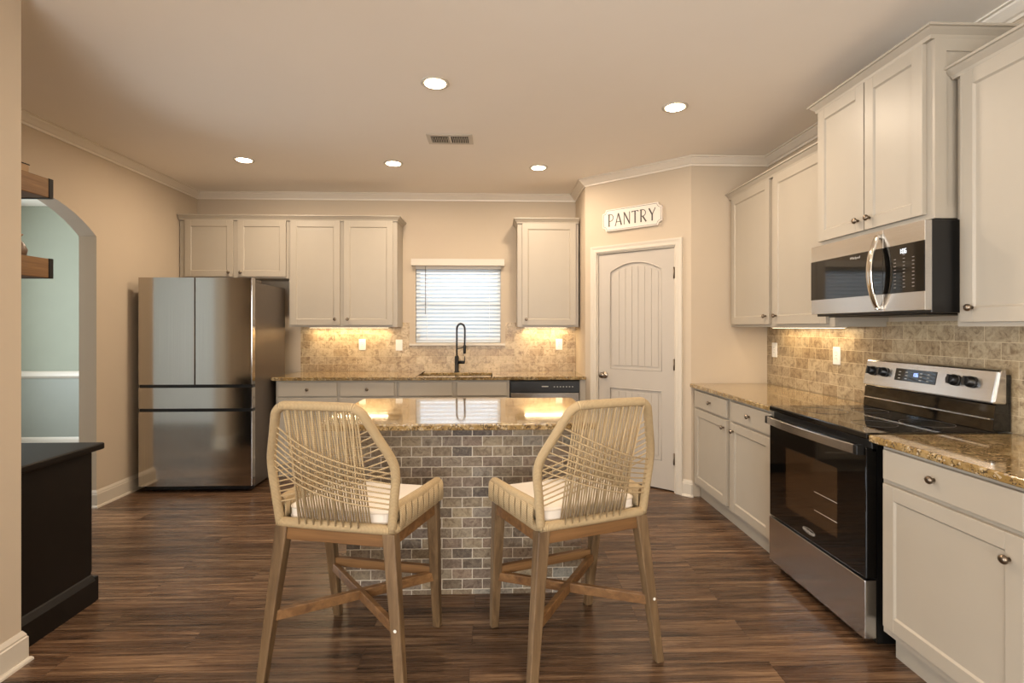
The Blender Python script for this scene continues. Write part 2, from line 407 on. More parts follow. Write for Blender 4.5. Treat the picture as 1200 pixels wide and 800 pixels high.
# left wall with the arched opening
b = MB(); b.box(XL-.13, XL, AY1, YB, 0, H).box(XL-.13, XL, YN-.14, AY0, 0, H)
n = 18; cyA = (AY0+AY1)/2; hw = (AY1-AY0)/2; rise = .23; R = (hw*hw+rise*rise)/(2*rise)
zs = [(AY0+2*hw*i/n, AZ+math.sqrt(max(0, R*R-(AY0+2*hw*i/n-cyA)**2))-(R-rise)) for i in range(n+1)]
for i in range(n):
    (ya, za), (yb, zb) = zs[i], zs[i+1]
    b.quad_block([(XL-.13, ya, za), (XL, ya, za), (XL, yb, zb), (XL-.13, yb, zb), (XL-.13, ya, H), (XL, ya, H), (XL, yb, H), (XL-.13, yb, H)],
                 [(3, 2, 1, 0), (4, 5, 6, 7), (1, 2, 6, 5), (3, 0, 4, 7)])
struct(b, 'wall_left', 'wall')
struct(MB().box(XL-.135, XN, 1.08, YN, 0, H), 'wall_near_left', 'wall')
b = MB(); b.box(-6.6, -6.5, -3.7, -2.6, 0, H).box(-6.6, -6.5, .8, 1.08, 0, H).box(-6.6, -6.5, -2.6, .8, 0, .45).box(-6.6, -6.5, -2.6, .8, 2.35, H).box(-6.58, -6.52, -.93, -.87, .45, 2.35)
struct(b, 'wall_living', 'wall')
struct(MB().box(-6.6, -2.13, -3.7, -3.55, 0, H), 'wall_living_rear', 'wall')
struct(MB().box(XR, XR+.13, -3.7, PB.y+.13, 0, H), 'wall_right', 'wall')
# pantry corner walls: short return, diagonal with door opening, return to the right wall
dv = (PB-PA).normalized(); nv = Vector((-dv.y, dv.x))          # nv points into the pantry
Lw = (PB-PA).length
if nv.dot(Vector((1, 1))) < 0: nv = -nv
ang = math.atan2(dv.y, dv.x)
D0, D1, DZ = .125, .868, 2.045                                  # door opening along the diagonal
struct(MB().prism([(PA.x, PA.y), (PA.x, YB), (PA.x+.13, YB), (PA.x+.13, PA.y+.06)], 0, H, 'xy'), 'wall_pantry_side', 'wall')
dg = MB().box(0, D0, 0, .12, 0, H).box(D1, Lw, 0, .12, 0, H).box(D0, D1, 0, .12, DZ, H)
struct(dg, 'wall_pantry', 'wall', loc=(PA.x, PA.y, 0), rot=(0, 0, ang))
struct(MB().box(PB.x, XR, PB.y, PB.y+.12, 0, H), 'wall_pantry_return', 'wall')
struct(MB().box(PA.x, XR, YB, YB+.1, 0, H).box(XR, XR+.1, PB.y+.1, YB+.1, 0, H), 'wall_pantry_inner', 'wall')
# room behind the camera
b = MB(); b.box(-2.13, -1.9, -3.7, -3.55, 0, H).box(1.2, 2.35, -3.7, -3.55, 0, H).box(-1.9, 1.2, -3.7, -3.55, 0, .5).box(-1.9, 1.2, -3.7, -3.55, 2.35, H)
b.box(-.38, -.32, -3.7, -3.55, .5, 2.35)
struct(b, 'wall_rear', 'wall')
b = MB()
for x0, x1 in ((-1.9, -.38), (-.32, 1.2)):
    b.box(x0, x0+.05, -3.66, -3.6, .5, 2.35).box(x1-.05, x1, -3.66, -3.6, .5, 2.35).box(x0, x1, -3.66, -3.6, .5, .56).box(x0, x1, -3.66, -3.6, 2.29, 2.35).box(x0, x1, -3.655, -3.605, 1.41, 1.45)
struct(b, 'window_2', 'trim')
# hall beyond the arch
b = MB(); b.box(-5.8, XL-.13, 6.05, 6.15, 0, H); struct(b, 'wall_hall', 'wallhall')
b = MB(); b.box(-5.8, -5.7, 1.2, 3.2, 0, H).box(-5.8, -5.7, 5.0, 6.05, 0, H).box(-5.8, -5.7, 3.2, 5.0, 0, .5).box(-5.8, -5.7, 3.2, 5.0, 2.4, H); struct(b, 'wall_hall_left', 'wallhall')
struct(MB().box(-6.6, XL-.14, 1.08, 1.2, 0, H), 'wall_hall_front', 'hallreflector')
struct(MB().box(XL-.13, XL-.02, YB+.14, 6.05, 0, H), 'wall_hall_right', 'wallhall')
# hall wainscot: white board and chair rail
struct(MB().box(-5.7, XL-.13, 6.035, 6.05, 0, .80), 'trim_1', 'wainscot')
struct(MB().sweep([(-5.7, 6.035), (XL-.13, 6.035)][::-1], [(0, .79), (.012, .795), (.03, .82), (.022, .85), (.012, .87), (0, .875)]), 'trim_2', 'trim')

# crown moulding of the kitchen
CR = [(0, H-.066), (.008, H-.066), (.010, H-.052), (.020, H-.048), (.038, H-.030), (.052, H-.018), (.056, H-.010), (.070, H-.008), (.070, H-.0005), (0, H-.0005)]
pathc = [(XR, -3.5), (XR, PB.y), (PB.x, PB.y), (PA.x, PA.y), (PA.x, YB), (XL, YB), (XL, YN)]
struct(MB().sweep(pathc, CR), 'trim_3', 'crown')
# baseboards
BB = [(0, 0), (.016, 0), (.016, .10), (.012, .105), (.012, .112), (.007, .122), (.003, .13), (0, .13)]
SH = [(.016, 0), (.028, 0), (.027, .008), (.022, .015), (.016, .017)]
def base(name, path):
    m = MB().sweep(path, BB); m.sweep(path, SH); struct(m, name, 'trim')
base('baseboard_left', [(-2.93, YB), (XL, YB), (XL, AY1), (XL-.13, AY1)])
base('baseboard_alcove', [(XL-.13, AY0), (XL, AY0), (XL, YN), (-2.9, YN)])
base('baseboard_near_left', [(XN-.05, YN), (XN, YN), (XN, 1.08)])
base('baseboard_pantry', [(1.595, PB.y), (PB.x, PB.y), tuple(PA+dv*(D1+.062))])
base('baseboard_hall', [(XL-.13, 6.035), (-5.7, 6.035)])

# ------------------------------------------------------------------ pantry door
dr = bpy.data.objects.new('door_1', None); COL.objects.link(dr); dr['kind'] = 'structure'
dr.location = (PA.x, PA.y, 0); dr.rotation_euler = (0, 0, ang)
cw = .062
CAS = [(0, 0), (.0, .012), (.010, .016), (.030, .014), (.048, .018), (.060, .018), (.062, 0)]
# casing as mitred frame built from three profile strips
b = MB()
def casing_pts(off, y): return [(D0-off, y, 0), (D0-off, y, DZ+off), (D1+off, y, DZ+off), (D1+off, y, 0)]
rings = [casing_pts(o, -y) for o, y in CAS]
for a in range(len(rings)-1):
    for k in range(3):
        b.quad_block([rings[a][k], rings[a][k+1], rings[a+1][k+1], rings[a+1][k]], [(0, 1, 2, 3)])
b.build('casing', 'trim', dr)
MB().box(D0, D0+.012, 0, .12, 0, DZ).box(D1-.012, D1, 0, .12, 0, DZ).box(D0, D1, 0, .12, DZ-.012, DZ).build('jamb', 'trim', dr)
s0, s1 = D0+.016, D1-.016; sw = s1-s0; z0d, z1d = .012, DZ-.016
yf = .012; yr = .022
px0, px1 = s0+.112, s1-.112
b = MB()
b.box(s0, px0, yf, yf+.035, z0d, z1d).box(px1, s1, yf, yf+.035, z0d, z1d)
b.box(px0, px1, yf, yf+.035, z0d, .25).box(px0, px1, yf, yf+.035, .83, 1.00)
def archz(x, base=1.865, r=.075):
    u = (x-px0)/(px1-px0)*2-1; return base+r*(1-u*u)
N = 20
for i in range(N):
    xa = px0+(px1-px0)*i/N; xb = px0+(px1-px0)*(i+1)/N
    b.quad_block([(xa, yf, archz(xa)), (xb, yf, archz(xb)), (xb, yf+.035, archz(xb)), (xa, yf+.035, archz(xa)), (xa, yf, z1d), (xb, yf, z1d), (xb, yf+.035, z1d), (xa, yf+.035, z1d)],
                 [(0, 1, 2, 3), (4, 7, 6, 5), (0, 4, 5, 1), (3, 2, 6, 7)])
b.box(px0, px1, yr, yf+.034, .25, .83).box(px0, px1, yr, yf+.034, 1.0, 1.95)
slab = b.build('door_slab', 'door', dr)
# raised planked fields, sloped moulding edge
def field(name, zb, zt, arched):
    b = MB(); i0, i1 = px0+.030, px1-.030; nb = 7; g = .0022
    for k in range(nb):
        xa = i0+(i1-i0)*k/nb+(g/2 if k else 0); xb = i0+(i1-i0)*(k+1)/nb-(g/2 if k < nb-1 else 0)
        za = archz(xa)-.034 if arched else zt-.03; zc = archz(xb)-.034 if arched else zt-.03
        b.quad_block([(xa, yr+.001, zb+.03), (xb, yr+.001, zb+.03), (xb, yr+.001, zc), (xa, yr+.001, za), (xa, yr-.005, zb+.03), (xb, yr-.005, zb+.03), (xb, yr-.005, zc), (xa, yr-.005, za)],
                     [(0, 1, 2, 3), (7, 6, 5, 4), (0, 4, 5, 1), (1, 5, 6, 2), (2, 6, 7, 3), (3, 7, 4, 0)])
    return b.build(name, 'door', dr, bevel=.0015, seg=1)
field('raised_panel', 1.0, 1.9, True); field('raised_panel', .25, .83, False)
# moulding bead around both openings
def bead(pts):
    b = MB(); b.tube(pts, .006, 6, closed=True); return b.build('panel_moulding', 'door', dr)
bead([(px0, yf+.002, 1.0), (px1, yf+.002, 1.0)]+[(px1-(px1-px0)*i/14, yf+.002, archz(px1-(px1-px0)*i/14)) for i in range(15)])
bead([(px0, yf+.002, .25), (px1, yf+.002, .25), (px1, yf+.002, .83), (px0, yf+.002, .83)])
kx = s0+.06
k = MB().lathe([(.031, yf), (.031, yf-.004), (.026, yf-.008), (.012, yf-.012), (.011, yf-.03), (.018, yf-.036), (.027, yf-.046), (.028, yf-.056), (.022, yf-.066), (.008, yf-.070)], (kx, 0, .937), 24, 'y')
k.build('door_knob', 'nickel', dr, label='satin nickel knob')
for z in (.28, 1.06, 1.82):
    MB().box(D1-.018, D1-.004, -.001, .012, z-.045, z+.045).lathe([(.006, z-.047), (.006, z+.047)], (D1-.012, -.004, 0), 10).build('hinge', 'hinge', dr)

# ------------------------------------------------------------------ sink window and blind
w = bpy.data.objects.new('window_1', None); COL.objects.link(w); w['kind'] = 'structure'; w.location = (0, YB, 0)
b = MB(); b.box(WX0, WX0+.035, .06, .12, WZ0, WZ1).box(WX1-.035, WX1, .06, .12, WZ0, WZ1).box(WX0, WX1, .06, .12, WZ0, WZ0+.035).box(WX0, WX1, .06, .12, WZ1-.035, WZ1).box(WX0, WX1, .07, .11, 1.58, 1.62)
b.build('window_frame', 'trim', w)
MB().box(WX0+.03, WX1-.03, .088, .092, WZ0+.03, WZ1-.03).build('window_pane', 'glass', w)
MB().box(WX0-.06, WX1+.045, -.035, .0, WZ0-.026, WZ0-.004).box(WX0, WX1, -.001, .06, WZ0-.004, WZ0+.004).build('window_sill', 'trim', w, bevel=.004)
bl = thing('window_blind', 'closed white horizontal slat blind over the sink window', 'blind', ((WX0+WX1)/2, YB, WZ0))
hwB = (WX1-WX0)/2
MB().sweep([(hwB+.013, -.001), (hwB+.013, -.052), (-hwB-.013, -.052), (-hwB-.013, -.001)][::-1], [(0, .795), (0, .80), (-.006, .858), (-.012, .862), (-.022, .862), (-.022, .795)]).build('valance', 'trim', bl)
MB().box(-hwB+.002, hwB-.002, -.012, .03, .765, .795).build('headrail', 'trim', bl)
b = MB(); ns = 18; pitch = (.762-.035)/ns
for i in range(ns):
    zc = .035+pitch*(i+.5); t = math.radians(50); hh = .026
    dy, dz = math.cos(t)*hh, math.sin(t)*hh
    pr = []
    for j in range(5):
        u = -1+j*.5; cur = .0035*(1-u*u); pr.append((.012+dy*u - cur*math.sin(t)-.0, zc+dz*u - 0 + cur*math.cos(t)))
    poly = pr+[(y+.0025, z+.0012) for y, z in reversed(pr)]
    b.prism(poly, -hwB+.006, hwB-.006, 'yz')
b.build('slats', 'blind', bl)
MB().box(-hwB+.006, hwB-.006, -.004, .026, .006, .03).build('bottom_rail', 'blind', bl, bevel=.003)
for x in (-hwB+.12, hwB-.12): MB().box(x-.001, x+.001, -.011, -.009, .02, .77).build('ladder_cord', 'plate', bl)
MB().tube([(-hwB+.105, -.024, .79), (-hwB+.103, -.026, .30)], .0032, 6).build('tilt_wand', 'nickel', bl)
b = MB()
for i in range(3): b.tube([(-hwB+.02+.012*i, -.02, .05), (-hwB+.02+.012*i, -.02, .1)], .003, 6)
b.build('cord_tassels', 'plate', bl)

# ------------------------------------------------------------------ cabinets
def knob(parent, x, z, y=-.02, r=.0145):
    m = MB().lathe([(.0065, y+.001), (.0055, y-.010), (.0075, y-.013), (r, y-.017), (r*1.02, y-.022), (r*.8, y-.027), (r*.3, y-.029)], (x, 0, z), 18, 'y')
    return m.build('knob', 'bronze', parent)
def shaker(parent, name, x0, x1, z0, z1, rail=.057, mat='cab', y=-.02, rec=.008):
    b = MB()
    b.box(x0, x0+rail, y, 0, z0, z1).box(x1-rail, x1, y, 0, z0, z1).box(x0+rail, x1-rail, y, 0, z0, z0+rail).box(x0+rail, x1-rail, y, 0, z1-rail, z1)
    a0, a1, c0, c1 = x0+rail, x1-rail, z0+rail, z1-rail; s = .006
    ins = [(a0+s, y+rec, c0+s), (a1-s, y+rec, c0+s), (a1-s, y+rec, c1-s), (a0+s, y+rec, c1-s)]
    out = [(a0, y+.001, c0), (a1, y+.001, c0), (a1, y+.001, c1), (a0, y+.001, c1)]
    b.quad_block(out+ins, [(0, 1, 5, 4), (1, 2, 6, 5), (2, 3, 7, 6), (3, 0, 4, 7), (4, 5, 6, 7)])
    return b.build(name, mat, parent, bevel=.0012, seg=1)
def slabfront(parent, name, x0, x1, z0, z1, mat='cab'):
    return MB().box(x0, x1, -.02, 0, z0, z1).build(name, mat, parent, bevel=.003)
CCR = [(0, -.05), (.006, -.05), (.010, -.036), (.024, -.020), (.030, -.012), (.038, -.010), (.038, 0), (-.012, 0), (-.012, -.05)]
def cab_crown(parent, path, ztop):
    m = MB().sweep(path, [(o, z+ztop) for o, z in CCR]); m.build('crown', 'cab', parent)
def cabinet(label, loc, rz, w, d, h, fronts, toe=0, crown=None, group=None, name='wall_cabinet', endpanel=None, hollow=False):
    t = thing(name, label, 'cabinet', loc, rz, group)
    b = MB()
    if toe and hollow:
        b.box(0, .018, 0, d-.03, toe, h).box(w-.018, w, 0, d-.03, toe, h).box(.018, w-.018, 0, d-.03, toe, toe+.018).box(.018, w-.018, d-.048, d-.03, toe+.018, h)
        b.box(.018, w-.018, 0, .018, toe+.018, h).box(0, w, .07, .09, 0, toe)
    elif toe: b.box(0, w, 0, d-.03, toe, h).box(0, w, .07, d-.03, 0, toe)
    else: b.box(0, w, 0, d, 0, h)
    b.build('cabinet_body', 'cab', t)
    if toe: MB().box(0, w, .052, .0695, 0, toe-.01).build('toe_kick', 'cab', t)
    for f in fronts:
        kind, x0, x1, z0, z1 = f[:5]
        o = shaker(t, 'door', x0, x1, z0, z1) if kind == 'door' else slabfront(t, 'drawer', x0, x1, z0, z1)
        if len(f) > 5: knob(o, f[5], f[6])
    if crown: cab_crown(t, crown, h)
    if endpanel:
        x, side = endpanel; r = .05
        b = MB(); x2 = x+.006*side
        b.box(x, x2, 0.0, r, 0, h-.05).box(x, x2, d-r, d, 0, h-.05).box(x, x2, r, d-r, 0, r).box(x, x2, r, d-r, h-.05-r, h-.05)
        b.build('end_panel', 'cab', t)
    return t
UY = 5.08                          # face-frame plane of the back wall cabinets
UD = YB-UY
# over the fridge  (x -3.0 .. -1.985, z 1.84 .. 2.455)
cabinet('short white two-door wall cabinet above the refrigerator', (-3.02, UY, 1.84), 0, 1.033, UD, .605,
        [('door', .055, .508, .015, .555, .473, .055), ('door', .552, 1.01, .015, .555, .585, .055)],
        crown=[(0, -.012), (1.033, -.012)][::-1])
cabinet('tall white two-door wall cabinet between refrigerator and window', (-1.985, UY, 1.372), 0, 1.035, UD, 1.073,
        [('door', .018, .488, .018, 1.023, .445, .075), ('door', .526, .995, .018, 1.023, .565, .075)],
        crown=[(0, -.012), (1.035, -.012), (1.035, UD)][::-1])
cabinet('white single-door wall cabinet between window and pantry wall', (.222, UY, 1.372), 0, .600, UD, 1.062,
        [('door', .045, .572, .018, 1.012, .083, .075)],
        crown=[(0, UD), (0, -.012), (.600, -.012)][::-1])
# right wall
UX = 1.915
def rc(y): return (UX, y)
RZ = -PI/2
L1 = 4.147-2.862
cabinet('white two-door wall cabinet in the corner beside the pantry wall', (UX, 4.147, 1.372), RZ, L1, XR-UX, 1.073,
        [('door', .04, .615, .018, 1.023, .575, .075), ('door', .668, 1.235, .018, 1.023, .708, .075)],
        crown=[(0, -.012), (L1, -.012)][::-1])
TX = 1.825; TW = 2.857-2.10
cabinet('raised white two-door wall cabinet directly above the microwave', (TX, 2.857, 1.822), RZ, TW, XR-TX, .795,
        [('door', .012, .372, .022, .745, .335, .075), ('door', .379, .722, .022, .745, .415, .075)],
        crown=[(0, XR-TX), (0, -.012), (TW, -.012), (TW, XR-TX)][::-1], endpanel=(TW, 1))
cabinet('white wall cabinet at the right edge, nearest the camera', (UX, 2.085, 1.372), RZ, .92, XR-UX, 1.073,
        [('door', .03, .452, .018, 1.023, .085, .075), ('door', .468, .89, .018, 1.023, .835, .075)],
        crown=[(0, XR-UX), (0, -.012), (.92, -.012), (.92, XR-UX)][::-1])
# base cabinets: front plane
BY = 4.78; BD = YB-BY; BH = .884
DT, DB, OT, OB = .868, .742, .727, .135
def base_fronts(w, spec):
    out = []
    for kind, x0, x1, kx_ in spec:
        out.append(('drawer', x0, x1, DB, DT)+(((x0+x1)/2, (DB+DT)/2) if kind != 'false' else ()))
        out.append(('door', x0, x1, OB, OT, kx_, OT-.055))
    return out
cabinet('white base cabinet with two drawers over two doors, left of the sink', (-1.985, BY, 0), 0, 1.09, BD, BH,
        base_fronts(1.09, [('d', .025, .55, .52), ('d', .58, 1.068, .61)]), toe=.11, name='base_cabinet')
cabinet('white sink base cabinet with two false drawer fronts', (-.893, BY, 0), 0, 1.028, BD, BH,
        base_fronts(1.028, [('false', .018, .503, .47), ('false', .545, 1.005, .575)]), toe=.11, name='base_cabinet', hollow=True)
MB().box(.785, .839, BY-.001, YB-.002, 0, BH).build('cabinet_filler', 'cab')
tag(bpy.data.objects['cabinet_filler'], 'narrow white filler panel between dishwasher and pantry wall', 'filler panel')
# dishwasher
dw = thing('dishwasher', 'stainless dishwasher with black control strip under the back counter', 'dishwasher', (.14, BY, 0))
MB().box(.003, .638, 0, BD-.03, .10, .872).build('tub_body', 'black', dw)
MB().box(.006, .636, -.025, 0, .10, .765).build('door', 'steel', dw, bevel=.004)
cp = MB().box(.004, .638, -.03, 0, .772, .868).build('control_panel', 'black', dw, bevel=.003)
MB().box(.29, .35, -.0312, -.0302, .822, .830).build('nameplate', 'mark', cp)
b = MB()
for i in range(7): b.box(.40+i*.028, .412+i*.028, -.0312, -.0302, .820, .826)
b.build('buttons', 'mark', cp)
MB().box(.02, .62, .03, .05, .0, .10).build('toe_kick', 'black', dw)
# right run
BX = 1.612; RD = XR-BX
RY1, RY0 = 2.925, 2.145      # range slot
Wf = PB.y-.002-RY1
cabinet('white base cabinet with two drawers over two doors, between pantry wall and range', (BX, PB.y-.002, 0), RZ, Wf, RD, BH,
        [('drawer', .055, .625, DB, DT, .36, .808), ('door', .055, .625, OB, OT, .585, .672),
         ('drawer', .69, Wf-.02, DB, DT, .95, .808), ('door', .69, Wf-.02, OB, OT, .73, .672)], toe=.11, name='base_cabinet')
cabinet('white base cabinet with one drawer over a door, nearest the camera right of the range', (BX, RY0-.045, 0), RZ, .62, RD, BH,
        [('drawer', .02, .588, DB+.006, DT, .27, .815), ('door', .02, .588, OB+.01, OT+.003, .545, .65)], toe=.11, name='base_cabinet')
cabinet('white base cabinet at the right frame edge past the drawer cabinet', (BX, RY0-.669, 0), RZ, .62, RD, BH,
        [('drawer', .02, .588, DB+.006, DT, .30, .815), ('door', .02, .588, OB+.01, OT+.003, .06, .65)], toe=.11, name='base_cabinet')

# countertops
def counter(name, poly, label, z0=.885, z1=.916, bev=.007):
    o = MB().prism(poly, z0, z1, 'xy').build(name, 'granite', bevel=bev, seg=3); tag(o, label, 'countertop'); return o
SX0, SX1, SY0, SY1 = -.72, -.03, 4.86, 5.20      # sink cut-out
b = MB()
b.box(-2.02, SX0, BY-.035, YB-.012, .885, .916).box(SX1, .8395, BY-.035, YB-.012, .885, .916)
b.box(SX0, SX1, BY-.035, SY0, .885, .916).box(SX0, SX1, SY1, YB-.012, .885, .916)
o = b.build('countertop', 'granite'); tag(o, 'speckled granite countertop with sink under the window', 'countertop')
o.modifiers.new('w', 'WELD'); bv = o.modifiers.new('bevel', 'BEVEL'); bv.width = .006; bv.segments = 3; bv.limit_method = 'ANGLE'
CX = BX-.037
counter('countertop', [(CX, RY1+.004), (XR-.012, RY1+.004), (XR-.012, PB.y-.002), (CX, PB.y-.002)], 'speckled granite countertop between the pantry wall and the range')
counter('countertop', [(CX, .84), (XR-.012, .84), (XR-.012, RY0-.006), (CX, RY0-.006)], 'speckled granite countertop in the right foreground beside the range')
# backsplash
b = MB().box(-1.985, WX0-.061, YB-.011, YB-.0005, .9165, 1.371).box(WX1+.046, .8395, YB-.011, YB-.0005, .9165, 1.371).box(WX0-.061, WX1+.046, YB-.011, YB-.0005, .9165, WZ0-.027)
b.box(-.949, WX0-.061, YB-.011, YB-.0005, 1.371, 1.418).box(WX1+.046, .221, YB-.011, YB-.0005, 1.371, 1.418)
tag(b.build('backsplash', 'splash_back'), 'travertine subway tile backsplash behind the sink', 'backsplash')
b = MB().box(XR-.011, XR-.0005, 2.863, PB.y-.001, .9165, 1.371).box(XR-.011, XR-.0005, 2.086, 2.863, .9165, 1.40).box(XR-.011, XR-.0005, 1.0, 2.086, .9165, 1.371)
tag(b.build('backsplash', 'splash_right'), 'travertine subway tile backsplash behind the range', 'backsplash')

# sink
sk = thing('kitchen_sink', 'undermount steel double sink below the window', 'sink', ((SX0+SX1)/2, (SY0+SY1)/2, .70))
b = MB()
hx, hy = (SX1-SX0)/2, (SY1-SY0)/2
for x0, x1 in ((-hx, -.012), (.012, hx)):
    b.box(x0-.012, x0, -hy, hy, 0, .184).box(x1, x1+.012, -hy, hy, 0, .184).box(x0, x1, -hy-.01, -hy, 0, .184).box(x0, x1, hy, hy+.01, 0, .184).box(x0, x1, -hy, hy, -.004, 0)
b.build('bowls', 'steelsink', sk)
for x in (-hx/2, hx/2): MB().lathe([(.04, 0), (.042, .003), (.02, .004)], (x, 0, 0), 20).build('drain', 'chrome', sk)
# faucet
FX, FY = -.385, 5.26
fa = thing('kitchen_faucet', 'matte black spring-neck pull-down kitchen faucet behind the sink', 'faucet', (FX, FY, .916))
MB().lathe([(.027, 0), (.027, .006), (.0215, .010), (.0215, .155), (.019, .160), (.014, .166)], n=24).build('faucet_body', 'blackmatte', fa)
MB().lathe([(.016, .02), (.016, .075), (.013, .08)], (0, 0, .10), 16, 'x').build('lever_hub', 'blackmatte', fa)
MB().tube([(.07, 0, .10), (.078, 0, .10), (.082, -.01, .16)], [.006, .006, .004], 8).build('lever', 'blackmatte', fa)
neck = [(0, 0, .16), (0, 0, .30), (0, 0, .43)]+[(.043-.043*math.cos(math.radians(a)), -.02*a/180, .43+.060*math.sin(math.radians(a))) for a in range(15, 181, 15)]+[(.086, -.024, .36), (.084, -.026, .28)]
neck = [(x, y*3.2, z) for x, y, z in neck]
MB().tube(neck, .0065, 10).build('hose', 'blackmatte', fa)
# spring coil following the neck
def resample(pts, n):
    P = [Vector(p) for p in pts]; L = [0]
    for i in range(1, len(P)): L.append(L[-1]+(P[i]-P[i-1]).length)
    out = []
    for k in range(n+1):
        d = L[-1]*k/n; i = max(j for j in range(len(L)) if L[j] <= d+1e-9); i = min(i, len(P)-2)
        out.append(P[i].lerp(P[i+1], (d-L[i])/max(1e-9, L[i+1]-L[i])))
    return out
cl = resample(neck, 420); hel = []
for i, p in enumerate(cl[:-1]):
    t = (cl[i+1]-p).normalized(); e = t.cross(Vector((0, 1, 0))).normalized() if abs(t.y) < .95 else Vector((1, 0, 0)); g = t.cross(e); a = i*2*PI/10
    hel.append(p+e*math.cos(a)*.0105+g*math.sin(a)*.0105)
MB().tube(hel, .0022, 5).build('spring_coil', 'blackmatte', fa)
MB().lathe([(.012, -.045), (.014, -.04), (.015, .03), (.012, .04), (.009, .045)], (.084, -.083, .235), 16).build('spray_head', 'blackmatte', fa)
MB().tube([(0, 0, .235), (.045, -.045, .245), (.084, -.083, .262)], .005, 8).build('spray_holder', 'blackmatte', fa)

# ------------------------------------------------------------------ outlets and switches
def plate(label, loc, rz, kind='outlet'):
    t = thing('light_switch' if kind == 'switch' else 'wall_outlet', label, 'light switch' if kind == 'switch' else 'outlet', loc, rz)
    MB().box(-.035, .035, -.006, 0, -.057, .057).build('cover_plate', 'plate', t, bevel=.003)
    if kind == 'switch':
        MB().box(-.005, .005, -.014, -.006, -.006, .012).build('toggle', 'plate', t)
    else:
        for s in (-1, 1):
            q = MB().lathe([(.017, -.0062), (.017, -.0085)], (0, 0, .0195*s), 20, 'y').build('socket', 'plate', t)
            MB().box(-.007, -.0055, -.009, -.0086, .0195*s-.004, .0195*s+.006).box(.0055, .007, -.009, -.0086, .0195*s-.004, .0195*s+.006).build('slots', 'gap', q)
        MB().lathe([(.003, -.006), (.003, -.0075)], (0, 0, 0), 10, 'y').build('screw', 'nickel', t)
    return t
yt = YB-.0112
plate('white outlet plate on the backsplash under the tall double cabinet', (-1.36, yt, 1.192), 0)
plate('white toggle switch plate on the backsplash left of the window', (-.985, yt, 1.186), 0, 'switch')
plate('white outlet plate on the backsplash right of the window', (.667, yt, 1.192), 0)
xt = XR-.0112
plate('white outlet plate nearest the corner on the right wall', (xt, 4.03, 1.19), RZ)
plate('white outlet plate on the right wall beside the range', (xt, 3.285, 1.185), RZ)

# ------------------------------------------------------------------ under-cabinet lights
def under(label, loc, rz, L, p=1.0):
    t = thing('under_cabinet_light', label, 'light', loc, rz)
    MB().box(-L/2, L/2, -.02, .02, -.008, -.0005).build('housing', 'trim', t)
    MB().box(-L/2+.01, L/2-.01, -.014, .014, -.0095, -.0082).build('lens', 'strip', t)
    a = area('under_cabinet_lamp', (0, 0, -.0105), L-.03, P_UNDER*p, WARMER, (0, 0, 0), .03, parent=t)
under('lit strip light under the tall double cabinet', (-1.47, 5.30, 1.372), 0, .80, 1.35)
under('lit strip light under the cabinet right of the window', (.52, 5.30, 1.372), 0, .45, 1.0)
under('lit strip light under the corner cabinet on the right wall', (2.13, 3.50, 1.372), PI/2, .80, .85)
under('lit strip light under the near right wall cabinet', (2.13, 1.63, 1.372), PI/2, .45, .5)

# ------------------------------------------------------------------ refrigerator
fr = thing('refrigerator', 'dark stainless four-door refrigerator in the back left corner', 'refrigerator', (-2.94, 4.378, 0))
FW, FD = .925, .70
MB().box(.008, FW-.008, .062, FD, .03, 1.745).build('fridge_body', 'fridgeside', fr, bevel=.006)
def fdoor(name, x0, x1, z0, z1):
    e = .004
    poly = [(x0, .055), (x0, e)]+[(x0+e-e*math.cos(math.radians(a)), e-e*math.sin(math.radians(a))) for a in (30, 60, 90)]+[(x1-e+e*math.sin(math.radians(a)), e-e*math.cos(math.radians(a))) for a in (0, 30, 60)]+[(x1, e), (x1, .055)]
    return MB().prism(poly, z0, z1, 'xy').build(name, 'fridge', fr)
hx_ = FW*.495
fdoor('door', 0, hx_-.003, .895, 1.78); fdoor('door', hx_+.003, FW, .895, 1.78)
fdoor('drawer', 0, FW, .697, .868); fdoor('drawer', 0, FW, .055, .670)
MB().box(.004, FW-.004, .012, .062, .06, 1.775).build('gasket', 'black', fr)
for x in (.06, FW-.06): MB().box(x-.05, x+.05, .075, .19, 1.745, 1.772).build('hinge_cover', 'fridgeside', fr, bevel=.004)
MB().box(.02, FW-.02, .05, .10, .012, .055).build('kick_grille', 'black', fr)
for x in (.08, FW-.08):
    for y in (.09, FD-.06): MB().lathe([(.022, 0), (.022, .012), (.015, .03)], (x, y, 0), 12).build('foot', 'black', fr)

# ------------------------------------------------------------------ range
rg = thing('electric_range', 'freestanding black and stainless electric range on the right wall', 'range', (1.603, RY1, 0), RZ)
RW = RY1-RY0; RDp = XR-.014-1.603
MB().box(.004, RW-.004, .02, RDp-.03, .025, .895).build('range_body', 'black', rg)
MB().box(.0, RW, -.03, RDp-.06, .893, .921).build('cooktop', 'bglass', rg, bevel=.005)
b = MB()
for (x, y, r) in ((.20, .16, .11), (.57, .16, .09), (.20, .41, .085), (.57, .41, .105)):
    b.tube([(x+r*math.cos(2*PI*i/40), y+r*math.sin(2*PI*i/40), .9212) for i in range(40)], .0008, 4, closed=True)
b.build('burner_rings', 'ring', rg)
MB().box(.004, RW-.004, -.006, .02, .838, .890).build('front_rim', 'black', rg, bevel=.004)
od = MB().box(.004, RW-.004, -.03, .018, .302, .856).build('oven_door', 'bglass', rg, bevel=.004)
MB().box(.17, RW-.19, -.0306, -.0298, .40, .72).build('oven_window', 'oven_in', od)
b = MB()
for z in (.47, .56): b.tube([(.42, -.0312, z), (RW-.19, -.0312, z)], .0012, 5)
b.build('rack_bars', 'mark', od)
